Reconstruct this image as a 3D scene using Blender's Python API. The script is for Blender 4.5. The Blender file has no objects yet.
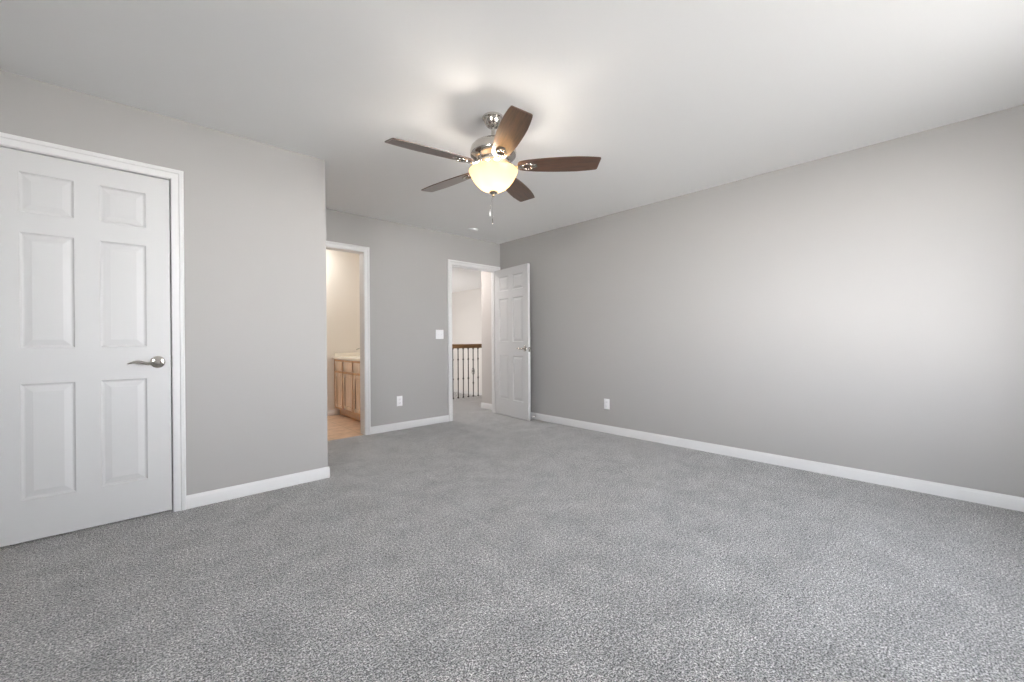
import bpy, bmesh, math, random
from mathutils import Vector, Matrix
C = bpy.context.scene.collection
scene = bpy.context.scene
PI = math.pi
R = math.radians

# ------------------------------------------------------------------ camera
H = 2.44                      # ceiling height
XR, YL, YF, XC = 3.937, 3.305, 4.493, 1.1154   # right wall, left (closet) wall, far wall, closet corner
YB, XW, T = -0.75, -1.30, 0.115                # window wall, side wall, wall thickness
CAM_H, YAW, ROLL, PITCH, FPX = 1.0505, 0.747035, -0.0064, -0.002629, 413.218
Fv = Vector((math.sin(YAW)*math.cos(PITCH), math.cos(YAW)*math.cos(PITCH), math.sin(PITCH)))
Rv = Vector((math.cos(YAW), -math.sin(YAW), 0)); Uv = Rv.cross(Fv)
R2 = math.cos(ROLL)*Rv + math.sin(ROLL)*Uv; U2 = -math.sin(ROLL)*Rv + math.cos(ROLL)*Uv
cd = bpy.data.cameras.new('camera'); cam = bpy.data.objects.new('camera', cd); C.objects.link(cam)
cd.sensor_width = 36; cd.lens = FPX/1024*36; cd.clip_start = 0.05
cam.matrix_world = Matrix(((R2.x, U2.x, -Fv.x, 0), (R2.y, U2.y, -Fv.y, 0), (R2.z, U2.z, -Fv.z, CAM_H), (0, 0, 0, 1)))
scene.camera = cam

# ------------------------------------------------------------------ exposure, world, lights
vs = scene.view_settings
scene.display_settings.display_device = 'sRGB'
vs.view_transform = 'Standard'; vs.look = 'None'; vs.gamma = 1.0; vs.use_curve_mapping = False
vs.exposure = 0.0
try:
    scene.cycles.max_bounces = 14; scene.cycles.diffuse_bounces = 10
    scene.cycles.use_denoising = True
    scene.cycles.sample_clamp_indirect = 6
except Exception: pass

w = bpy.data.worlds.new('daylight'); scene.world = w; w.use_nodes = True
nt = w.node_tree; nt.nodes.clear()
wo = nt.nodes.new('ShaderNodeOutputWorld'); bg = nt.nodes.new('ShaderNodeBackground')
tc = nt.nodes.new('ShaderNodeTexCoord'); sx = nt.nodes.new('ShaderNodeSeparateXYZ'); cr = nt.nodes.new('ShaderNodeValToRGB')
mr = nt.nodes.new('ShaderNodeMapRange'); mr.inputs['From Min'].default_value = -1; mr.inputs['From Max'].default_value = 1
nt.links.new(tc.outputs['Generated'], sx.inputs[0]); nt.links.new(sx.outputs['Z'], mr.inputs['Value'])
nt.links.new(mr.outputs['Result'], cr.inputs['Fac']); nt.links.new(cr.outputs['Color'], bg.inputs['Color'])
nt.links.new(bg.outputs[0], wo.inputs['Surface'])
e = cr.color_ramp.elements
e[0].position = 0.0; e[0].color = (0.23, 0.226, 0.218, 1)      # steep downward world tone, kept low to spare the near ceiling
e[1].position = 1.0; e[1].color = (0.30, 0.33, 0.38, 1)        # sky overhead
for p_, c_ in ((0.30, (0.265, 0.26, 0.252)), (0.35, (0.38, 0.375, 0.366)), (0.395, (1.10, 1.09, 1.07)), (0.49, (1.25, 1.24, 1.225)),   # world band under the horizon, added to brighten the far ceiling
               (0.503, (0.97, 0.99, 1.03)), (0.59, (0.97, 0.99, 1.03)), (0.70, (0.36, 0.385, 0.42))):   # bright hazy sky low down
    q = e.new(p_); q.color = (*c_, 1)
SKY = 26.0
bg.inputs['Strength'].default_value = SKY

WIN = [(1.05, 1.95), (2.07, 2.97)]          # two windows in the wall behind the camera (x ranges)
WZ = (0.60, 2.05)
def area(name, loc, rot, sx_, sy_, power, col=(1, 1, 1), portal=False, spread=None):
    l = bpy.data.lights.new(name, 'AREA'); l.shape = 'RECTANGLE'; l.size = sx_; l.size_y = sy_; l.energy = power; l.color = col
    o = bpy.data.objects.new(name, l); C.objects.link(o); o.location = loc; o.rotation_euler = rot
    if portal: l.cycles.is_portal = True
    return o
for a, b in WIN:                            # portals only guide the sampling of daylight
    area('window_portal', ((a+b)/2, YB-0.05, (WZ[0]+WZ[1])/2), (R(90), 0, PI), b-a, WZ[1]-WZ[0], 1, portal=True)
WIN_ADDED = [(-0.20, 0.75)]                       # unseen side wall window, added for extra daylight (y range)
for a, b in WIN_ADDED:
    area('window_portal', (XW-0.05, (a+b)/2, (WZ[0]+WZ[1])/2), (R(90), 0, R(90)), b-a, WZ[1]-WZ[0], 1, portal=True)
pl = bpy.data.lights.new('landing_fill_light', 'POINT'); pl.energy = 78; pl.color = (1.0, 0.965, 0.94); pl.shadow_soft_size = 0.2  # unseen fill added to brighten the landing, has no fixture
plo = bpy.data.objects.new('landing_fill_light', pl); C.objects.link(plo); plo.location = (4.5, 8.8, 0.90)
area('hall_fill_light', (3.35, 5.4, H-0.02), (0, 0, 0), 0.5, 0.5, 23, (1.0, 0.95, 0.92))  # unseen fill added over the hall floor and short wall
area('bathroom_fill_light', (1.60, 5.72, H-0.02), (0, 0, 0), 0.6, 0.4, 14.5, (0.98, 0.96, 0.95))  # unseen fill added for the bathroom, placed to leave door edges dark

# ------------------------------------------------------------------ materials
def mat(name, col, rough=0.5, metal=0.0, spec=0.5, coat=0.0):
    m = bpy.data.materials.new(name); m.use_nodes = True
    b = m.node_tree.nodes['Principled BSDF']
    b.inputs['Base Color'].default_value = (*col, 1); b.inputs['Roughness'].default_value = rough
    b.inputs['Metallic'].default_value = metal; b.inputs['Specular IOR Level'].default_value = spec
    b.inputs['Coat Weight'].default_value = coat
    return m
def N(m, t): return m.node_tree.nodes.new(t)
def L(m, a, b): m.node_tree.links.new(a, b)
def bsdf(m): return m.node_tree.nodes['Principled BSDF']
def noise(m, scale, detail=2, rough=0.5, vec=None):
    n = N(m, 'ShaderNodeTexNoise'); n.inputs['Scale'].default_value = scale; n.inputs['Detail'].default_value = detail
    n.inputs['Roughness'].default_value = rough
    if vec is None:
        t = N(m, 'ShaderNodeTexCoord'); vec = t.outputs['Object']
    L(m, vec, n.inputs['Vector']); return n
def ramp(m, src, stops):
    r = N(m, 'ShaderNodeValToRGB'); el = r.color_ramp.elements
    while len(el) < len(stops): el.new(0.5)
    for q, (p_, c_) in zip(el, stops): q.position = p_; q.color = (*c_, 1)
    L(m, src, r.inputs['Fac']); return r
def bump(m, src, strength, dist):
    b = N(m, 'ShaderNodeBump'); b.inputs['Strength'].default_value = strength; b.inputs['Distance'].default_value = dist
    L(m, src, b.inputs['Height']); L(m, b.outputs['Normal'], bsdf(m).inputs['Normal'])

M = {}
M['wall'] = mat('warm_grey_wall_paint', (0.408, 0.397, 0.386), 0.75, spec=0.25)
bump(M['wall'], noise(M['wall'], 260, 3).outputs['Fac'], 0.10, 0.002)
M['ceiling'] = mat('flat_white_ceiling_paint', (0.91, 0.91, 0.91), 0.9, spec=0.1)
bump(M['ceiling'], noise(M['ceiling'], 180, 3).outputs['Fac'], 0.12, 0.002)
M['trim'] = mat('white_semigloss_trim_paint', (0.72, 0.717, 0.715), 0.38, spec=0.45)
M['door'] = mat('white_door_paint', (0.60, 0.597, 0.597), 0.42, spec=0.45)
M['cream'] = mat('cream_bathroom_wall_paint', (0.78, 0.74, 0.68), 0.7, spec=0.2)
M['hallwhite'] = mat('pale_hall_wall_paint', (0.76, 0.74, 0.72), 0.7, spec=0.2)
M['hallgrey'] = mat('grey_hall_wall_paint', (0.55, 0.52, 0.50), 0.75, spec=0.2)
M['plastic'] = mat('white_plastic', (0.86, 0.86, 0.87), 0.3)
M['slot'] = mat('dark_slot', (0.05, 0.05, 0.05), 0.6)
M['nickel'] = mat('brushed_nickel', (0.56, 0.54, 0.51), 0.26, 1.0)
M['nickel_polished'] = mat('polished_nickel', (0.66, 0.63, 0.59), 0.13, 1.0)
M['chrome'] = mat('chrome', (0.75, 0.75, 0.76), 0.1, 1.0)
M['iron'] = mat('dark_bronze_iron', (0.045, 0.035, 0.03), 0.45, 0.6)
M['rubber'] = mat('white_rubber', (0.7, 0.7, 0.68), 0.6)

# carpet: speckled cut pile
m = M['carpet'] = mat('grey_cut_pile_carpet', (0.3, 0.3, 0.3), 0.95, spec=0.05)
tco = N(m, 'ShaderNodeTexCoord')
n1 = noise(m, 180, 2, 0.6, tco.outputs['Object'])
n2 = noise(m, 80, 2, 0.6, tco.outputs['Object'])
n3 = noise(m, 4.5, 7, 0.80, tco.outputs['Object'])
r1 = ramp(m, n1.outputs['Fac'], [(0.37, (0.035, 0.034, 0.033)), (0.50, (0.385, 0.376, 0.367)), (0.62, (0.84, 0.82, 0.80))])
r2 = ramp(m, n2.outputs['Fac'], [(0.36, (0.50, 0.50, 0.50)), (0.62, (1.18, 1.18, 1.18))])
r3 = ramp(m, n3.outputs['Fac'], [(0.36, (0.74, 0.74, 0.74)), (0.62, (1.16, 1.16, 1.16))])
mx = N(m, 'ShaderNodeMix'); mx.data_type = 'RGBA'; mx.blend_type = 'MULTIPLY'; mx.inputs['Factor'].default_value = 1
L(m, r1.outputs['Color'], mx.inputs['A']); L(m, r2.outputs['Color'], mx.inputs['B'])
mx2 = N(m, 'ShaderNodeMix'); mx2.data_type = 'RGBA'; mx2.blend_type = 'MULTIPLY'; mx2.inputs['Factor'].default_value = 1
L(m, mx.outputs['Result'], mx2.inputs['A']); L(m, r3.outputs['Color'], mx2.inputs['B'])
L(m, mx2.outputs['Result'], bsdf(m).inputs['Base Color'])
ad = N(m, 'ShaderNodeMath'); ad.operation = 'ADD'
L(m, n1.outputs['Fac'], ad.inputs[0]); L(m, n2.outputs['Fac'], ad.inputs[1])
bump(m, ad.outputs[0], 0.75, 0.012)
bsdf(m).inputs['Sheen Weight'].default_value = 0.65; bsdf(m).inputs['Sheen Roughness'].default_value = 0.35

def wood(name, dark, light, scale, stretch, rough, coat=0.0):
    m = mat(name, light, rough, coat=coat)
    t = N(m, 'ShaderNodeTexCoord'); mp = N(m, 'ShaderNodeMapping'); mp.inputs['Scale'].default_value = stretch
    L(m, t.outputs['Object'], mp.inputs['Vector'])
    n = noise(m, scale, 5, 0.6, mp.outputs['Vector'])
    r = ramp(m, n.outputs['Fac'], [(0.35, dark), (0.62, light)])
    L(m, r.outputs['Color'], bsdf(m).inputs['Base Color']); return m
M['walnut'] = wood('walnut_blade_veneer', (0.038, 0.015, 0.007), (0.115, 0.050, 0.023), 9, (1.2, 14, 14), 0.38, 0.9)
bsdf(M['walnut']).inputs['Coat Roughness'].default_value = 0.30; bsdf(M['walnut']).inputs['Coat IOR'].default_value = 1.7
M['oak'] = wood('honey_oak', (0.40, 0.185, 0.055), (0.54, 0.275, 0.095), 7, (9, 9, 0.9), 0.16, 1.0)
bsdf(M['oak']).inputs['Coat IOR'].default_value = 2.1; bsdf(M['oak']).inputs['Coat Roughness'].default_value = 0.12
M['oak_glare'] = wood('oak_front_glare_tint', (0.56, 0.38, 0.24), (0.66, 0.48, 0.33), 7, (9, 9, 0.9), 0.16, 1.0)  # oak paled to paint grazing glare into the vanity fronts
M['rail_oak'] = wood('stained_oak_handrail', (0.15, 0.075, 0.025), (0.27, 0.15, 0.06), 7, (0.9, 12, 12), 0.35, 0.2)
M['countertop'] = mat('cream_cultured_marble', (0.85, 0.80, 0.71), 0.25)

m = M['tile'] = mat('tan_vinyl_tile', (0.6, 0.45, 0.32), 0.35)
bt = N(m, 'ShaderNodeTexBrick'); bt.offset = 0; bt.inputs['Scale'].default_value = 1
bt.inputs['Brick Width'].default_value = 0.32; bt.inputs['Row Height'].default_value = 0.32; bt.inputs['Mortar Size'].default_value = 0.004
bt.inputs['Color1'].default_value = (0.74, 0.54, 0.39, 1); bt.inputs['Color2'].default_value = (0.68, 0.48, 0.33, 1); bt.inputs['Mortar'].default_value = (0.45, 0.33, 0.22, 1)
t = N(m, 'ShaderNodeTexCoord'); L(m, t.outputs['Object'], bt.inputs['Vector'])
nn = noise(m, 9, 4); rr = ramp(m, nn.outputs['Fac'], [(0.3, (0.78, 0.76, 0.74)), (0.7, (1.1, 1.1, 1.1))])
mx = N(m, 'ShaderNodeMix'); mx.data_type = 'RGBA'; mx.blend_type = 'MULTIPLY'; mx.inputs['Factor'].default_value = 1
L(m, bt.outputs['Color'], mx.inputs['A']); L(m, rr.outputs['Color'], mx.inputs['B']); L(m, mx.outputs['Result'], bsdf(m).inputs['Base Color'])

# frosted amber glass of the lit bowl
m = M['bowl'] = bpy.data.materials.new('lit_frosted_amber_glass'); m.use_nodes = True
m.node_tree.nodes.clear()
out = N(m, 'ShaderNodeOutputMaterial'); tr = N(m, 'ShaderNodeBsdfTranslucent'); gl = N(m, 'ShaderNodeBsdfGlossy'); em = N(m, 'ShaderNodeEmission')
tr.inputs['Color'].default_value = (0.70, 0.53, 0.34, 1); gl.inputs['Roughness'].default_value = 0.15
em.inputs['Color'].default_value = (1.0, 0.82, 0.55, 1); em.inputs['Strength'].default_value = 0.35
ms = N(m, 'ShaderNodeMixShader'); ms.inputs[0].default_value = 0.06
L(m, tr.outputs[0], ms.inputs[1]); L(m, gl.outputs[0], ms.inputs[2])
ash = N(m, 'ShaderNodeAddShader'); L(m, ms.outputs[0], ash.inputs[0]); L(m, em.outputs[0], ash.inputs[1]); L(m, ash.outputs[0], out.inputs['Surface'])
m = M['bulb'] = bpy.data.materials.new('lit_bulb'); m.use_nodes = True
b = bsdf(m); b.inputs['Base Color'].default_value = (1, .95, .85, 1); b.inputs['Emission Color'].default_value = (1.0, 0.91, 0.80, 1); b.inputs['Emission Strength'].default_value = 125

m = M['glass'] = bpy.data.materials.new('window_glass'); m.use_nodes = True
m.node_tree.nodes.clear()
out = N(m, 'ShaderNodeOutputMaterial'); tp = N(m, 'ShaderNodeBsdfTransparent'); gl = N(m, 'ShaderNodeBsdfGlossy'); ms = N(m, 'ShaderNodeMixShader')
gl.inputs['Roughness'].default_value = 0.0; ms.inputs[0].default_value = 0.06
L(m, tp.outputs[0], ms.inputs[1]); L(m, gl.outputs[0], ms.inputs[2]); L(m, ms.outputs[0], out.inputs['Surface'])

# ------------------------------------------------------------------ mesh helpers
class MB:
    def __init__(s): s.v = []; s.f = []; s.m = []
    def add(s, vs_, fs, mi=0):
        o = len(s.v); s.v += [tuple(p) for p in vs_]; s.f += [tuple(i+o for i in f) for f in fs]; s.m += [mi]*len(fs); return s
    def box(s, x0, x1, y0, y1, z0, z1, mi=0):
        v = [(x0,y0,z0),(x1,y0,z0),(x1,y1,z0),(x0,y1,z0),(x0,y0,z1),(x1,y0,z1),(x1,y1,z1),(x0,y1,z1)]
        return s.add(v, [(3,2,1,0),(4,5,6,7),(0,1,5,4),(1,2,6,5),(2,3,7,6),(3,0,4,7)], mi)
    def bbox(s, x0, x1, y0, y1, z0, z1, b, mi=0):
        """box with bevelled edges"""
        bm = bmesh.new(); bmesh.ops.create_cube(bm, size=1)
        bmesh.ops.scale(bm, vec=(x1-x0, y1-y0, z1-z0), verts=bm.verts)
        bmesh.ops.translate(bm, vec=((x0+x1)/2, (y0+y1)/2, (z0+z1)/2), verts=bm.verts)
        bmesh.ops.bevel(bm, geom=bm.edges[:], offset=b, segments=2, affect='EDGES', profile=0.5)
        bm.verts.index_update()
        s.add([v.co for v in bm.verts], [tuple(v.index for v in f.verts) for f in bm.faces], mi); bm.free(); return s
    def lathe(s, prof, seg=40, origin=(0,0,0), mat_=None, mi=0, caps=True):
        """prof: (r, z) from one end to the other, spun round local z"""
        vs_ = []; n = len(prof)
        for r, z in prof:
            for k in range(seg):
                a = 2*PI*k/seg; p = Vector((r*math.cos(a), r*math.sin(a), z))
                if mat_: p = mat_ @ p
                vs_.append(p + Vector(origin))
        fs = []
        for i in range(n-1):
            for k in range(seg):
                k2 = (k+1) % seg; fs.append((i*seg+k, i*seg+k2, (i+1)*seg+k2, (i+1)*seg+k))
        if caps:
            fs.append(tuple(range(seg-1, -1, -1))); fs.append(tuple((n-1)*seg+k for k in range(seg)))
        return s.add(vs_, fs, mi)
    def sweep(s, path, radii, seg=12, mi=0, flat=1.0, up=(0,0,1)):
        """tube along points; radii per point (a, b) or number"""
        P = [Vector(p) for p in path]; vs_ = []; up = Vector(up)
        for i, p in enumerate(P):
            t = (P[min(i+1, len(P)-1)] - P[max(i-1, 0)]).normalized()
            a = t.cross(up)
            a = a.normalized() if a.length > 1e-5 else Vector((1,0,0))
            b = a.cross(t).normalized()
            r = radii[i] if isinstance(radii, (list, tuple)) else radii
            ra, rb = r if isinstance(r, (list, tuple)) else (r, r)
            for k in range(seg):
                q = 2*PI*k/seg; vs_.append(p + a*ra*math.cos(q) + b*rb*math.sin(q))
        fs = []
        for i in range(len(P)-1):
            for k in range(seg):
                k2 = (k+1) % seg; fs.append((i*seg+k, i*seg+k2, (i+1)*seg+k2, (i+1)*seg+k))
        fs.append(tuple(range(seg-1, -1, -1))); fs.append(tuple((len(P)-1)*seg+k for k in range(seg)))
        return s.add(vs_, fs, mi)
    def extrude(s, poly, axis_fn, a0, a1, mi=0):
        """2D polygon extruded; axis_fn(u, v, a) -> point"""
        n = len(poly)
        v = [axis_fn(u, w_, a0) for u, w_ in poly] + [axis_fn(u, w_, a1) for u, w_ in poly]
        f = [tuple(range(n-1, -1, -1)), tuple(range(n, 2*n))] + [(i, (i+1) % n, n+(i+1) % n, n+i) for i in range(n)]
        return s.add(v, f, mi)
    def torus(s, R_, r_, seg=32, sub=10, mat_=None, origin=(0,0,0), sx_=1, mi=0):
        vs_ = []
        for i in range(seg):
            a = 2*PI*i/seg
            for k in range(sub):
                b = 2*PI*k/sub
                p = Vector(((R_+r_*math.cos(b))*math.cos(a)*sx_, (R_+r_*math.cos(b))*math.sin(a), r_*math.sin(b)))
                if mat_: p = mat_ @ p
                vs_.append(p + Vector(origin))
        fs = [(i*sub+k, ((i+1) % seg)*sub+k, ((i+1) % seg)*sub+(k+1) % sub, i*sub+(k+1) % sub) for i in range(seg) for k in range(sub)]
        return s.add(vs_, fs, mi)
    def build(s, name, mats, parent=None, loc=None, rz=0, smooth=True, ang=32):
        me = bpy.data.meshes.new(name); me.from_pydata(s.v, [], s.f)
        for mm in (mats if isinstance(mats, (list, tuple)) else [mats]): me.materials.append(mm)
        me.polygons.foreach_set('material_index', s.m)
        bm = bmesh.new(); bm.from_mesh(me); bmesh.ops.remove_doubles(bm, verts=bm.verts, dist=1e-6)
        bmesh.ops.recalc_face_normals(bm, faces=bm.faces); bm.to_mesh(me); bm.free()
        if smooth:
            me.polygons.foreach_set('use_smooth', [True]*len(me.polygons)); me.set_sharp_from_angle(angle=R(ang))
        me.update()
        o = bpy.data.objects.new(name, me); C.objects.link(o)
        if parent: o.parent = parent
        if loc: o.location = loc
        o.rotation_euler.z = rz
        return o
def tag(o, label=None, cat=None, group=None, kind=None):
    if label: o['label'] = label
    if cat: o['category'] = cat
    if group: o['group'] = group
    if kind: o['kind'] = kind
    return o
def thing(name, label, cat, loc=(0,0,0), rz=0, group=None):
    o = bpy.data.objects.new(name, None); C.objects.link(o); o.location = loc; o.rotation_euler = (0, 0, rz)
    return tag(o, label, cat, group)
def structure(name, mb, m_, label, cat, **k):
    return tag(mb.build(name, m_, **k), label, cat, kind='structure')
def copy_tree(o, parent=None):
    c = o.copy(); C.objects.link(c)
    if parent: c.parent = parent
    for ch in o.children: copy_tree(ch, c)
    return c

# ------------------------------------------------------------------ setting: floors, ceiling, walls
X9, Y9 = 6.92, 10.5           # far limits of the landing hall
XB = 2.68                     # bathroom right wall face
YBB = 6.03                    # bathroom back wall face
HX, HY = 4.015, 5.03          # hall wall beside the open door, and where it ends
RAILY = 6.15
f = MB()
f.box(XW-T, XR+T, YB-T, YF+0.02, -0.12, 0)
f.box(XB+T, X9+T, YF+0.02, RAILY+0.05, -0.12, 0)
structure('floor', f, M['carpet'], 'grey speckled cut pile carpet over the bedroom floor and hall', 'carpet', smooth=False)
structure('floor_bathroom', MB().box(XC-T, XB+T, YF+0.02, YBB+T, -0.12, -0.003), M['tile'], 'tan tile floor seen through the bathroom doorway', 'floor', smooth=False)
structure('floor_landing', MB().box(XB+T, X9+T, RAILY+0.05, Y9+T, -0.56, -0.45), M['carpet'], 'lower stair landing floor behind the balusters', 'floor', smooth=False)
structure('ceiling', MB().box(XW-T, X9+T, YB-T, Y9+T, H, H+0.1), M['ceiling'], 'flat white bedroom ceiling around the fan', 'ceiling', smooth=False)

# openings
D1 = (-0.5305, 0.1925, 2.056)      # closet door
D2 = (1.185, 1.918, 2.036)         # bathroom doorway
D3 = (3.094, 3.866, 2.036)         # hall doorway
b = MB(); b.box(XW-T, D1[0]-.018, YL, YL+T, 0, H); b.box(D1[1]+.018, XC, YL, YL+T, 0, H); b.box(D1[0]-.018, D1[1]+.018, YL, YL+T, D1[2]+.018, H)
b.box(XC-T, XC, YL+T, YF, 0, H)
structure('wall_left', b, M['wall'], 'warm grey wall holding the closed closet door, ending at a corner', 'wall', smooth=False)
b = MB()
b.box(XW-T, D2[0]-.018, YF, YF+T, 0, H); b.box(D2[1]+.018, D3[0]-.018, YF, YF+T, 0, H); b.box(D3[1]+.018, XR+T, YF, YF+T, 0, H)
b.box(D2[0]-.018, D2[1]+.018, YF, YF+T, D2[2]+.018, H); b.box(D3[0]-.018, D3[1]+.018, YF, YF+T, D3[2]+.018, H)
structure('wall_far', b, M['wall'], 'warm grey end wall between the bathroom doorway and hall doorway', 'wall', smooth=False)
structure('wall_right', MB().box(XR, XR+T, YB-T, YF, 0, H), M['wall'], 'long bare warm grey wall behind the open door', 'wall', smooth=False)
b = MB().box(XW-T, XW, YL+T, YF, 0, H); ys = [YB-T] + [q for w_ in WIN_ADDED for q in w_] + [YL]
for i in range(0, len(ys), 2): b.box(XW-T, XW, ys[i], ys[i+1], 0, H)
for a, c in WIN_ADDED: b.box(XW-T, XW, a, c, 0, WZ[0]); b.box(XW-T, XW, a, c, WZ[1], H)
structure('wall_side', b, M['wall'], 'grey wall with an added window at the far left', 'wall', smooth=False)
b = MB(); xs = [XW] + [q for w_ in WIN for q in w_] + [XR]
for i in range(0, len(xs), 2): b.box(xs[i], xs[i+1], YB-T, YB, 0, H)
for a, c in WIN: b.box(a, c, YB-T, YB, 0, WZ[0]); b.box(a, c, YB-T, YB, WZ[1], H)
structure('wall_back', b, M['wall'], 'grey wall with two windows facing the closet door', 'wall', smooth=False)
structure('wall_bathroom', MB().box(XC-T, XB+T, YBB, YBB+T, -.003, H).box(XB, XB+0.05, YF+T, YBB, -.003, H).box(XC-T, XC-T+.05, YF+T, YBB, -.003, H),
          M['cream'], 'cream wall behind the oak vanity', 'wall', smooth=False)
structure('wall_hall', MB().box(HX, X9, YF+T, HY, 0, H), M['hallgrey'], 'short grey hall wall just past the open door', 'wall', smooth=False)
b = MB(); b.box(X9, X9+T, YF+T, Y9+T, -.45, H); b.box(XB+.05, X9, Y9, Y9+T, -.45, H); b.box(XB+.05, XB+T, YF+T, Y9, -.45, H)
structure('wall_landing', b, M['hallwhite'], 'bright pale wall far behind the stair railing', 'wall', smooth=False)
structure('trim_stair', MB().box(XB+T, X9, RAILY+0.05, RAILY+0.065, -0.45, -0.002), M['trim'], 'white board facing the edge of the hall floor', 'trim', smooth=False)

# windows behind the camera, and the added one beside it
def window(n, a, c, place, label):
    """place(u, d, z): u along the wall, d depth from the room face outwards"""
    def bx(mb, u0, u1, d0, d1, z0, z1):
        p, q = place(u0, d0, z0), place(u1, d1, z1)
        return mb.box(min(p[0], q[0]), max(p[0], q[0]), min(p[1], q[1]), max(p[1], q[1]), z0, z1)
    z0, z1 = WZ; zm = (z0+z1)/2; fr = MB()
    for (u0, u1, za, zb) in ((a, a+.045, z0, z1), (c-.045, c, z0, z1), (a+.045, c-.045, z0, z0+.05), (a+.045, c-.045, z1-.045, z1), (a+.045, c-.045, zm-.02, zm+.02)):
        bx(fr, u0, u1, .04, .09, za, zb)
    wn = structure('window_%d' % n, fr, M['trim'], label, 'window', smooth=False)
    bx(MB(), a+.045, c-.045, .062, .066, z0+.05, z1-.045).build('pane', M['glass'], wn, smooth=False)
    bx(MB(), a-.04, c+.04, -.03, -.001, z0-.03, z0).build('sill', M['trim'], wn, smooth=False)
window(1, *WIN[0], lambda u, d, z: (u, YB-d, z), 'white sash window facing the closet, nearer the camera corner')
window(3, *WIN_ADDED[0], lambda u, d, z: (XW-d, u, z), 'white sash window added in the side wall for extra daylight')
window(2, *WIN[1], lambda u, d, z: (u, YB-d, z), 'white sash window facing the closet, nearest the long bare wall')

# base boards
BP = [(0,0),(.0125,0),(.0125,.062),(.0105,.068),(.0075,.072),(.006,.079),(.003,.083),(0,.083)]
def base_x(mb, x0, x1, y, d, z=0):   # along x, standing proud towards d (+1/-1 in y)
    mb.extrude(BP, lambda u, v, a: (a, y+d*u, v+z), x0, x1)
def base_y(mb, y0, y1, x, d, z=0):
    mb.extrude(BP, lambda u, v, a: (x+d*u, a, v+z), y0, y1)
CW = 0.060                            # casing width
b = MB(); base_x(b, D1[1]+.0035+CW, XC+.0125, YL, -1); base_y(b, YL, YF, XC, 1); base_x(b, XW, D1[0]-.0035-CW, YL, -1)
structure('baseboard_left', b, M['trim'], 'white baseboard wrapping the outside corner by the closet', 'baseboard')
b = MB(); base_x(b, D2[1]+.0035+CW, D3[0]-.0035-CW, YF, -1)
structure('baseboard_far', b, M['trim'], 'white baseboard between the two open doorways', 'baseboard')
b = MB(); base_y(b, YB, YF, XR, -1)
structure('baseboard_right', b, M['trim'], 'long white baseboard along the bare grey wall', 'baseboard')
b = MB(); base_x(b, XW, XR, YB, 1); base_y(b, YB, YL, XW, 1)
structure('baseboard_back', b, M['trim'], 'white baseboard under the windows', 'baseboard')
b = MB(); base_x(b, XC-T+.05, XB, YBB, -1, -.003)
structure('baseboard_bathroom', b, M['trim'], 'white baseboard beside the oak vanity', 'baseboard')
b = MB(); base_y(b, YF+T, HY+.0125, HX, -1); base_x(b, HX, X9, HY, 1)
structure('baseboard_hall', b, M['trim'], 'white baseboard on the short hall wall', 'baseboard')
b = MB(); base_y(b, RAILY+.07, Y9, X9, -1, -.45)
structure('baseboard_landing', b, M['trim'], 'white baseboard low behind the balusters', 'baseboard')

# door casings and jambs
CP = [(0,0),(0,.009),(.006,.011),(.034,.012),(.038,.0165),(.052,.0175),(.058,.015),(CW,.012),(CW,0)]
def casing(x0, x1, z1, y, d, mb):
    rv = .0035
    xs_, xe, zt = x0-rv, x1+rv, z1+rv; n = len(CP)
    rings = []
    for k in range(4):
        ring = []
        for u, v in CP:
            yy = y+d*v
            ring.append([(xs_-u, yy, 0), (xs_-u, yy, zt+u), (xe+u, yy, zt+u), (xe+u, yy, 0)][k])
        rings.append(ring)
    vs_ = [p for r_ in rings for p in r_]
    fs = [(k*n+i, k*n+(i+1) % n, (k+1)*n+(i+1) % n, (k+1)*n+i) for k in range(3) for i in range(n)]
    fs += [tuple(range(n)), tuple(3*n+i for i in range(n))]
    mb.add(vs_, fs)
def jamb(x0, x1, z1, y0, y1, mb, stop=None):
    t = .018
    mb.box(x0-t, x0, y0, y1, 0, z1+t); mb.box(x1, x1+t, y0, y1, 0, z1+t); mb.box(x0, x1, y0, y1, z1, z1+t)
    if stop:
        s0, s1 = stop
        mb.box(x0, x0+.011, s0, s1, 0, z1); mb.box(x1-.011, x1, s0, s1, 0, z1); mb.box(x0+.011, x1-.011, s0, s1, z1-.011, z1)
b = MB(); casing(*D1, YL, -1, b); jamb(*D1, YL-.001, YL+T, b, (YL+.045, YL+.08))
t1 = structure('trim_1', b, M['trim'], 'white moulded casing around the closed closet door', 'trim', ang=20)
MB().box(D1[1]-.0012, D1[1], YL+.006, YL+.034, .90, .965).build('strike_plate', M['nickel'], t1)
b = MB(); casing(*D2, YF, -1, b); casing(*D2, YF+T, 1, b); jamb(*D2, YF-.001, YF+T+.001, b)
structure('trim_2', b, M['trim'], 'white casing around the open bathroom doorway', 'trim', ang=20)
b = MB(); casing(*D3, YF, -1, b); casing(*D3, YF+T, 1, b); jamb(*D3, YF-.001, YF+T+.001, b, (YF+.045, YF+.08))
structure('trim_3', b, M['trim'], 'white casing around the hall doorway beside the open door', 'trim', ang=20)

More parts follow.
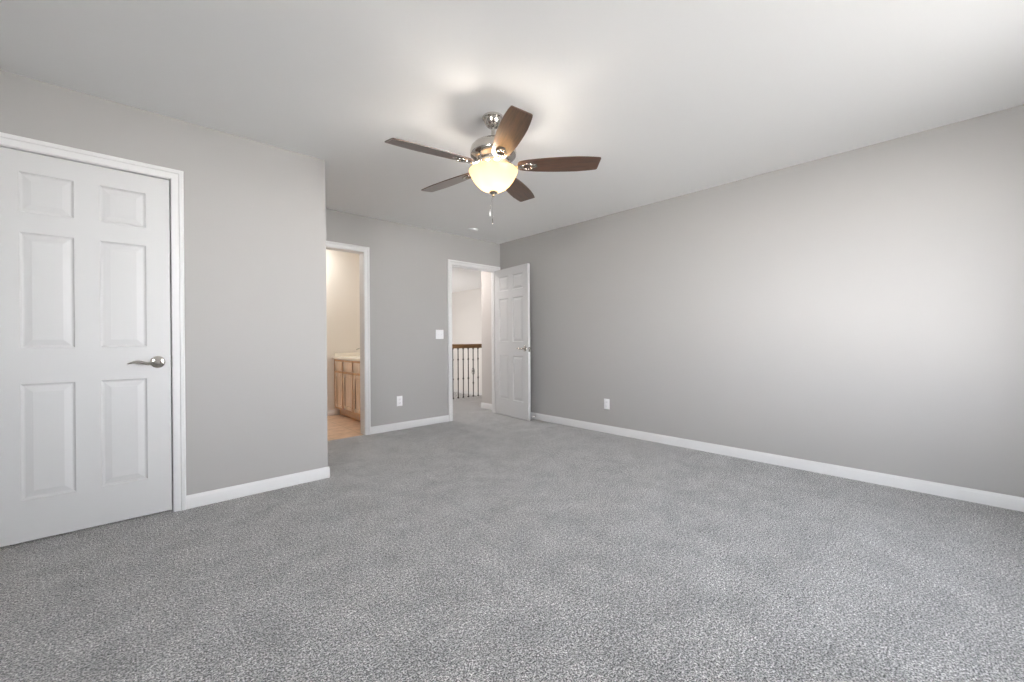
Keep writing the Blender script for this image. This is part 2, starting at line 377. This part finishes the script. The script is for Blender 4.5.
# ------------------------------------------------------------------ six panel doors
def door_mesh(w_, h, t, stile, mull, zs):
    """zs: (z0, z1) of the three panel rows; x from 0 to w_, y from 0 (front) to t"""
    pw = (w_-2*stile-mull)/2
    xp = [(stile, stile+pw), (stile+pw+mull, w_-stile)]
    xs_ = [0, xp[0][0], xp[0][1], xp[1][0], xp[1][1], w_]
    zz = [0] + [q for r_ in zs for q in r_] + [h]
    mb = MB()
    steps = [(0, 0), (.004, .0045), (.010, .0075), (.015, .0075), (.043, .0015)]
    for side in (0, 1):
        Y = (lambda d: d) if side == 0 else (lambda d: t-d)
        for i in range(5):
            for k in range(len(zz)-1):
                x0, x1, z0, z1 = xs_[i], xs_[i+1], zz[k], zz[k+1]
                if i in (1, 3) and k % 2 == 1:
                    vs_ = []
                    for g, d in steps: vs_ += [(x0+g, Y(d), z0+g), (x1-g, Y(d), z0+g), (x1-g, Y(d), z1-g), (x0+g, Y(d), z1-g)]
                    fs = [(a*4+c, a*4+(c+1) % 4, a*4+4+(c+1) % 4, a*4+4+c) for a in range(len(steps)-1) for c in range(4)]
                    fs.append(tuple(4*(len(steps)-1)+c for c in range(4)))
                    mb.add(vs_, fs)
                else:
                    mb.add([(x0, Y(0), z0), (x1, Y(0), z0), (x1, Y(0), z1), (x0, Y(0), z1)], [(0,1,2,3)])
    for i in range(5):
        mb.add([(xs_[i],0,0),(xs_[i+1],0,0),(xs_[i+1],t,0),(xs_[i],t,0)], [(0,1,2,3)])
        mb.add([(xs_[i],0,h),(xs_[i+1],0,h),(xs_[i+1],t,h),(xs_[i],t,h)], [(0,1,2,3)])
    for k in range(len(zz)-1):
        for x in (0, w_): mb.add([(x,0,zz[k]),(x,t,zz[k]),(x,t,zz[k+1]),(x,0,zz[k+1])], [(0,1,2,3)])
    return mb
def lever(parent, x, y, z, out, dirx):
    """rosette + wave lever; out = -1/+1 along y, lever points along dirx"""
    mb = MB()
    rot = Matrix.Rotation(R(90)*(1 if out < 0 else -1), 3, 'X')   # local z -> out
    mb.lathe([(.0365,0),(.0365,.003),(.034,.007),(.027,.0095),(.016,.0105),(.0125,.013),(.011,.03),(.011,.05),(.0125,.053),(.0125,.06),(.009,.063)], 36, (x, y, z), rot)
    pts = [(-.006,0,.055),(.012,.0005,.056),(.03,-.003,.056),(.048,-.0055,.054),(.066,-.001,.052),(.084,.005,.050),(.102,.0055,.049),(.120,.001,.049),(.134,-.004,.050)]
    rad = [(.0055,.011),(.006,.0115),(.006,.0105),(.0055,.0095),(.005,.0085),(.0045,.0085),(.004,.0075),(.0032,.0055),(.002,.003)]
    path = [(x+dirx*a, y+out*c, z+b_) for a, b_, c in pts]
    mb.sweep(path, rad, 14)
    o = mb.build('lever_handle', M['nickel_polished'], parent, ang=40)
    o['label'] = 'satin nickel wave lever on a round rosette'
    return o
Z1 = [(.230-.014, .835-.014), (1.024-.014, 1.629-.014), (1.736-.014, 1.943-.014)]
w1 = D1[1]-D1[0]-.0092
d1 = structure('door_1', door_mesh(w1, 2.0365, .035, .110, .100, Z1), M['door'], 'closed white six panel closet door with lever handle', 'door', loc=(D1[0]+.0035, YL+.005, .014), ang=12)
lever(d1, .126-(D1[0]+.0035), 0, .930-.014, -1, -1)
lever(d1, .126-(D1[0]+.0035), .035, .933-.014, 1, -1)
for z in (.2, 1.02, 1.80):
    MB().lathe([(.006, 0), (.006, .09)], 12, (-.002, -.004, z)).build('hinge', M['nickel'], d1)
MB().box(w1-.0005, w1+.0008, .006, .029, .90, .945).build('latch_plate', M['nickel'], d1)
# open door into the bedroom: hinged on the right jamb
w3 = .7635
th = R(180+83.2)
hx, hy = D3[1]-.002+.035*math.sin(th), YF-.004-.035*math.cos(th)
#                         # direction of the leaf from its hinge
d3 = structure('door_2', door_mesh(w3, 2.018, .035, .108, .100, [(.225,.825),(1.012,1.61),(1.715,1.915)]), M['door'],
               'white six panel door standing open against the long wall', 'door', loc=(hx, hy, .012), rz=th, ang=12)
# local y=0 is the bedroom side (faces the long wall); local y=.035 must point to -x side
lever(d3, w3-.065, 0, .925, -1, -1); lever(d3, w3-.065, .035, .925, 1, -1)
for z in (.19, .98, 1.80):
    mb = MB(); mb.lathe([(.0065, 0), (.0065, .09)], 12, (-.001, .040, z)); mb.box(-.0012, .0, .005, .038, z, z+.09)
    mb.build('hinge', M['nickel'], d3)
mb = MB(); mb.box(w3-.0005, w3+.001, .005, .030, .885, .945); mb.bbox(w3, w3+.010, .011, .024, .905, .925, .003)
mb.build('latch', M['nickel'], d3)

# ------------------------------------------------------------------ ceiling fan
FX, FY = 1.673, 1.968
fan = thing('ceiling_fan', 'five blade brushed nickel ceiling fan with walnut blades and lit bowl', 'ceiling fan', (FX, FY, H))
Zf = lambda z: z - H
MB().lathe([(.002, Zf(2.4395)),(.064, Zf(2.4395)),(.067, Zf(2.434)),(.066, Zf(2.427)),(.057, Zf(2.420)),(.053, Zf(2.405)),(.045, Zf(2.388)),(.032, Zf(2.377)),(.022, Zf(2.373)),(.014, Zf(2.371))], 40).build('canopy', M['nickel_polished'], fan)
MB().lathe([(.011, Zf(2.380)),(.011, Zf(2.29))], 20).lathe([(.017, Zf(2.318)),(.021, Zf(2.310)),(.021,Zf(2.300)),(.027, Zf(2.292)),(.027, Zf(2.280))], 28).build('downrod', M['nickel'], fan)
MB().lathe([(.026, Zf(2.290)),(.050, Zf(2.287)),(.088, Zf(2.281)),(.104, Zf(2.276)),(.108, Zf(2.272)),(.122, Zf(2.265)),(.134, Zf(2.252)),(.138, Zf(2.246)),(.143, Zf(2.228)),(.1445, Zf(2.214)),
            (.143, Zf(2.200)),(.138, Zf(2.192)),(.128, Zf(2.187)),(.124, Zf(2.182)),(.112, Zf(2.177)),(.104, Zf(2.172)),(.100, Zf(2.165))], 56).build('motor_housing', M['nickel_polished'], fan)
MB().lathe([(.050, Zf(2.172)),(.096, Zf(2.168)),(.098, Zf(2.152)),(.088, Zf(2.146)),(.070, Zf(2.140)),(.058, Zf(2.132)),(.054, Zf(2.122)),(.062, Zf(2.114)),(.064, Zf(2.106)),(.045, Zf(2.102)),(.02, Zf(2.100))], 44).build('light_fitter', M['nickel_polished'], fan)
# glass bowl (double walled)
op = [(.140,2.1060),(.149,2.1070),(.1525,2.1022),(.150,2.0945),(.146,2.0849),(.138,2.0686),(.124,2.0446),(.106,2.0206),(.085,2.0004),(.062,1.9870),(.040,1.9803),(.018,1.9784)]
ip = [(.018,1.9822),(.040,1.9841),(.061,1.9908),(.083,2.0043),(.103,2.0235),(.121,2.0465),(.135,2.0705),(.142,2.0859),(.145,2.0945),(.140,2.1056)]
bowl = MB().lathe([(r_, Zf(z)) for r_, z in op+ip], 64, caps=False).build('light_bowl', M['bowl'], fan, ang=60)
bowl['label'] = 'lit frosted amber glass bowl'
MB().lathe([(.019, Zf(1.982)),(.027, Zf(1.975)),(.027, Zf(1.970)),(.020, Zf(1.964)),(.012, Zf(1.960)),(.009, Zf(1.954)),(.010, Zf(1.948)),(.007, Zf(1.943)),(.003, Zf(1.941))], 28).build('finial', M['nickel'], fan)
MB().lathe([(.006, Zf(2.102)),(.006, Zf(1.982))], 12).build('centre_rod', M['nickel'], fan)
for k in range(3):                         # bulbs inside the bowl
    a = R(268+120*k); mb = MB()
    mb.lathe([(.004, Zf(2.008)),(.015, Zf(2.012)),(.022, Zf(2.024)),(.022, Zf(2.038)),(.015, Zf(2.054)),(.010, Zf(2.064)),(.010, Zf(2.104))], 20, (.058*math.cos(a), .058*math.sin(a), 0))
    mb.build('bulb', M['bulb'], fan)
pl = bpy.data.lights.new('fan_bulb_light', 'POINT'); pl.energy = 11; pl.color = (1.0, 0.94, 0.87); pl.shadow_soft_size = 0.055
plo = bpy.data.objects.new('fan_bulb_light', pl); C.objects.link(plo); plo.location = (FX, FY, 2.092)
# pull chains through the finial
for (dx, dy, zb, mm, rr) in ((-.0055, .0050, 1.775, 'nickel', .0016), (-.0165, .0150, 1.822, 'plastic', .0012)):
    mb = MB(); mb.sweep([(dx*.4, dy*.4, Zf(1.942)), (dx*.7, dy*.7, Zf(1.90)), (dx, dy, Zf(zb+.03))], .0007, 6)
    z = 1.912
    ch = mb.build('pull_chain', M['nickel'], fan)
    MB().lathe([(.001, Zf(zb+.034)),(.0025, Zf(zb+.030)),(.0032, Zf(zb+.018)),(.0042, Zf(zb+.006)),(.003, Zf(zb)),(.001, Zf(zb-.001))], 14, (dx, dy, 0)).build('fob', M[mm], ch)
# blades: local x outward, built once then copied
def blade_outline():
    xs_ = [.165, .19, .23, .28, .34, .40, .46, .52, .575, .612, .638]
    hw = [.040, .049, .056, .062, .067, .070, .0715, .071, .067, .063, .059]
    up = [(x, h_) for x, h_ in zip(xs_, hw)] + [(.644, .054), (.647, .046)]
    lo = [(x, -h_) for x, h_ in zip(xs_, hw)][::-1]
    lo = [(.658, -.050), (.654, -.056)] + lo[0:]
    root = [(.155, -.030), (.152, -.012), (.152, .012), (.155, .030)]
    return up + lo + root
def make_blade():
    mb = MB(); o = blade_outline(); n = len(o); t = .006
    v = [(x, y, -t/2) for x, y in o] + [(x, y, t/2) for x, y in o]
    mb.add(v, [tuple(range(n-1, -1, -1)), tuple(range(n, 2*n))] + [(i, (i+1) % n, n+(i+1) % n, n+i) for i in range(n)])
    bl = mb.build('blade', M['walnut'], fan, ang=40)
    ir = MB()
    # arm from the hub rising out to the blade root, then a D shaped loop under the blade
    ir.sweep([(.080,0,.024),(.100,0,.016),(.120,0,.000),(.140,0,-.010),(.165,0,-.011),(.190,0,-.008)], [(.016,.007),(.013,.006),(.012,.006),(.014,.006),(.018,.005),(.020,.004)], 14)
    ir.torus(.027, .0065, 30, 10, None, (.216, 0, -.0075), sx_=1.15)
    ir.lathe([(.004,-.0095),(.014,-.0085),(.019,-.0045),(.019,-.003)], 24, (.256, 0, -.0005))
    ir.sweep([(.236,0,-.007),(.262,0,-.006)], [(.012,.003),(.013,.003)], 12)
    iron = ir.build('blade_iron', M['nickel_polished'], bl, ang=50)
    for sx_, sy_ in ((.190, .018), (.190, -.018), (.256, 0)):
        ir2 = MB().lathe([(.0045,-.0145),(.006,-.012),(.006,-.008)], 12, (sx_, sy_, 0 if sx_ < .25 else .002))
    return bl
blade0 = make_blade()
PT = R(11.5)
for k in range(5):
    bl = blade0 if k == 0 else copy_tree(blade0, fan)
    a = R(25.7+72*k)
    bl.rotation_euler = (Matrix.Rotation(a, 3, 'Z') @ Matrix.Rotation(-PT, 3, 'X')).to_euler()
    bl.location = (0, 0, Zf(2.132))

# ------------------------------------------------------------------ wall plates, sprinkler, door stop
def outlet(label, loc, rz):
    o = thing('electrical_outlet', label, 'outlet', loc, rz, 'electrical outlets')   # faces local -y
    MB().bbox(-.036, .036, -.006, 0, -.0585, .0585, .0025).build('cover_plate', M['plastic'], o)
    for z in (-.0215, .0215):
        rc = MB(); rc.bbox(-.0165, .0165, -.0085, -.005, z-.0145, z+.0145, .002)
        for sx_ in (-.0065, .0065): rc.box(sx_-.0013, sx_+.0013, -.0088, -.008, z-.002, z+.0075, 1)
        rc.lathe([(.0022, 0), (.0022, .0008)], 10, (0, -.0080, z-.0085), Matrix.Rotation(R(90), 3, 'X'), 1)
        rc.build('receptacle', [M['plastic'], M['slot']], o)
    MB().lathe([(.003, 0), (.0025, .0012)], 12, (0, -.0058, 0), Matrix.Rotation(R(90), 3, 'X')).build('screw', M['nickel'], o)
    return o
outlet('white duplex outlet low on the wall between the two doorways', (2.341, YF, .336), 0)
outlet('white duplex outlet low on the long bare wall', (XR, 2.686, .323), R(-90))
s = thing('light_switch', 'white double light switch plate beside the hall doorway', 'light switch', (2.902, YF, 1.127))
MB().bbox(-.058, .058, -.006, 0, -.0585, .0585, .0025).build('cover_plate', M['plastic'], s)
for x in (-.023, .023):
    mb = MB(); mb.bbox(x-.006, x+.006, -.0075, -.005, -.013, .013, .001)
    mb.extrude([(-.006, -.006), (-.016, .004), (-.015, .009), (-.006, .006)], lambda u, v, a: (a, u, v), x-.004, x+.004)
    mb.build('toggle', M['plastic'], s, smooth=False)
sd = thing('smoke_detector', 'small round white smoke detector on the ceiling near the hall doorway', 'smoke detector', (3.175, 4.136, H))
MB().lathe([(.010,-.0005),(.066,-.0005),(.066,-.005),(.062,-.007),(.02,-.007)], 40).build('base', M['ceiling'], sd)
MB().lathe([(.058,-.0065),(.056,-.013),(.048,-.018),(.032,-.020),(.004,-.021)], 40).build('cover', M['ceiling'], sd)
ds = thing('door_stop', 'short spring door stop on the baseboard by the open door', 'door stop', (XR-.0125, 3.80, .042))
mb = MB(); mb.sweep([(0,0,0),(-.006,0,0)], .013, 16)
pts = [(-.006-.05*i/160, .0085*math.cos(i*2*PI/10), .0085*math.sin(i*2*PI/10)) for i in range(161)]
mb.sweep(pts, .0020, 6, up=(1,0,0)); mb.build('spring', M['nickel'], ds)
MB().sweep([(-.054,0,0),(-.056,0,0),(-.066,0,0),(-.068,0,0)], [.007,.009,.009,.006], 16).build('bumper', M['rubber'], ds)

# ------------------------------------------------------------------ bathroom vanity
VX, VY0, VY1, VZ0, VZ1 = 2.13, 4.66, YBB-.014, .105, .795
van = thing('vanity_cabinet', 'honey oak bathroom vanity cabinet seen through the doorway', 'cabinet', (VX, (VY0+VY1)/2, 0))
oy = (VY0+VY1)/2
def VB(mb, x0, x1, y0, y1, z0, z1, bv=0):
    (mb.bbox(x0-VX, x1-VX, y0-oy, y1-oy, z0, z1, bv) if bv else mb.box(x0-VX, x1-VX, y0-oy, y1-oy, z0, z1)); return mb
VB(MB(), VX, XB-.002, VY0, VY1, VZ0, VZ1).build('body', M['oak'], van, smooth=False)
VB(MB(), VX+.07, XB-.002, VY0+.01, VY1-.001, 0.0, VZ0).build('toe_kick', M['oak'], van, smooth=False)
def shaker(mb, y0, y1, z0, z1, fw=.05):
    x1 = VX-.001; x0 = VX-.020
    VB(mb, x0, x1, y0, y0+fw, z0, z1, .003); VB(mb, x0, x1, y1-fw, y1, z0, z1, .003)
    VB(mb, x0, x1, y0+fw, y1-fw, z0, z0+fw, .003); VB(mb, x0, x1, y0+fw, y1-fw, z1-fw, z1, .003)
    VB(mb, x0+.010, x1, y0+fw-.002, y1-fw+.002, z0+fw-.002, z1-fw+.002)
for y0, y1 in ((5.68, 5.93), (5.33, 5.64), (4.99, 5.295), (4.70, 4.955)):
    mb = MB(); shaker(mb, y0, y1, .135, .610); mb.build('door', M['oak_glare'], van)
    mb = MB(); VB(mb, VX-.020, VX-.001, y0, y1, .640, .768, .004); mb.build('drawer_front', M['oak_glare'], van)
ct = thing('vanity_countertop', 'cream countertop resting on the oak vanity', 'countertop', (VX, oy, VZ1+.001))
mb = MB(); mb.bbox(-.028, XB-.002-VX, VY0-.02-oy, VY1-oy, 0, .032, .006); mb.build('slab', M['countertop'], ct)
mb = MB(); mb.bbox(0.0, XB-.002-VX, VY1-.02-oy, VY1-oy, .031, .085, .004); mb.bbox(XB-.022-VX, XB-.002-VX, VY0-oy, VY1-.021-oy, .031, .085, .004); mb.build('backsplash', M['countertop'], ct)
fa = thing('bathroom_faucet', 'small metal faucet standing on the cream countertop', 'faucet', (2.42, 5.70, VZ1+.0335))
MB().lathe([(.026,0),(.026,.006),(.016,.012),(.013,.05),(.012,.10)], 24).build('post', M['chrome'], fa)
MB().sweep([(0,0,.095),(-.03,0,.115),(-.07,0,.115),(-.10,0,.10)], [.011,.011,.010,.009], 14).build('spout', M['chrome'], fa)
MB().sweep([(0,0,.10),(.01,0,.13),(.03,0,.145)], [.009,.007,.005], 12).build('handle', M['chrome'], fa)

# ------------------------------------------------------------------ stair railing
rail = thing('stair_railing', 'oak handrail on dark iron balusters guarding the stairs past the hall door', 'railing', (4.248, RAILY, 0))
RX0, RX1 = -.40, 1.26
prof = [(-.030,.905),(.030,.905),(.032,.925),(.026,.935),(.034,.950),(.034,.966),(.024,.978),(0,.982),(-.024,.978),(-.034,.966),(-.034,.950),(-.026,.935),(-.032,.925)]
MB().extrude(prof, lambda u, v, a: (a, u, v), RX0, RX1).build('handrail', M['rail_oak'], rail)
for x in (RX0-.045, RX1+.045):
    mb = MB(); mb.bbox(x-.045, x+.045, -.045, .045, 0, 1.04, .006); mb.bbox(x-.056, x+.056, -.056, .056, 1.04, 1.065, .008); mb.bbox(x-.05, x+.05, -.05, .05, 1.065, 1.10, .02)
    mb.build('newel_post', M['rail_oak'], rail)
def knuckle(mb, z): mb.lathe([(.006, z-.022),(.012, z-.014),(.0155, z-.005),(.0155, z+.005),(.012, z+.014),(.006, z+.022)], 16)
def baluster(kind):
    mb = MB(); mb.box(-.0063, .0063, -.0063, .0063, .0, .906)
    mb.lathe([(.018, 0),(.018, .010),(.014, .022),(.008, .027)], 16)
    mb.lathe([(.008, .88),(.013, .885),(.016, .90),(.016, .906)], 16)
    if kind == 'double':
        knuckle(mb, .70); knuckle(mb, .35)
    else:
        knuckle(mb, .685); knuckle(mb, .255)
        for k in range(4):
            pts, rad = [], []
            for i in range(13):
                q = i/12; a = R(90*k) + q*PI; r_ = .026*math.sin(PI*q)+.003
                pts.append((r_*math.cos(a), r_*math.sin(a), .40+.14*q)); rad.append(.0035)
            mb.sweep(pts, rad, 6)
    return mb.build('baluster', M['iron'], rail)
proto = {'double': None, 'basket': None}
for k in range(-3, 11):
    kd = 'basket' if k % 5 == 4 else 'double'
    if proto[kd] is None: proto[kd] = o = baluster(kd)
    else:
        o = proto[kd].copy(); C.objects.link(o); o.parent = rail
    o.location = (.114*k, 0, 0)
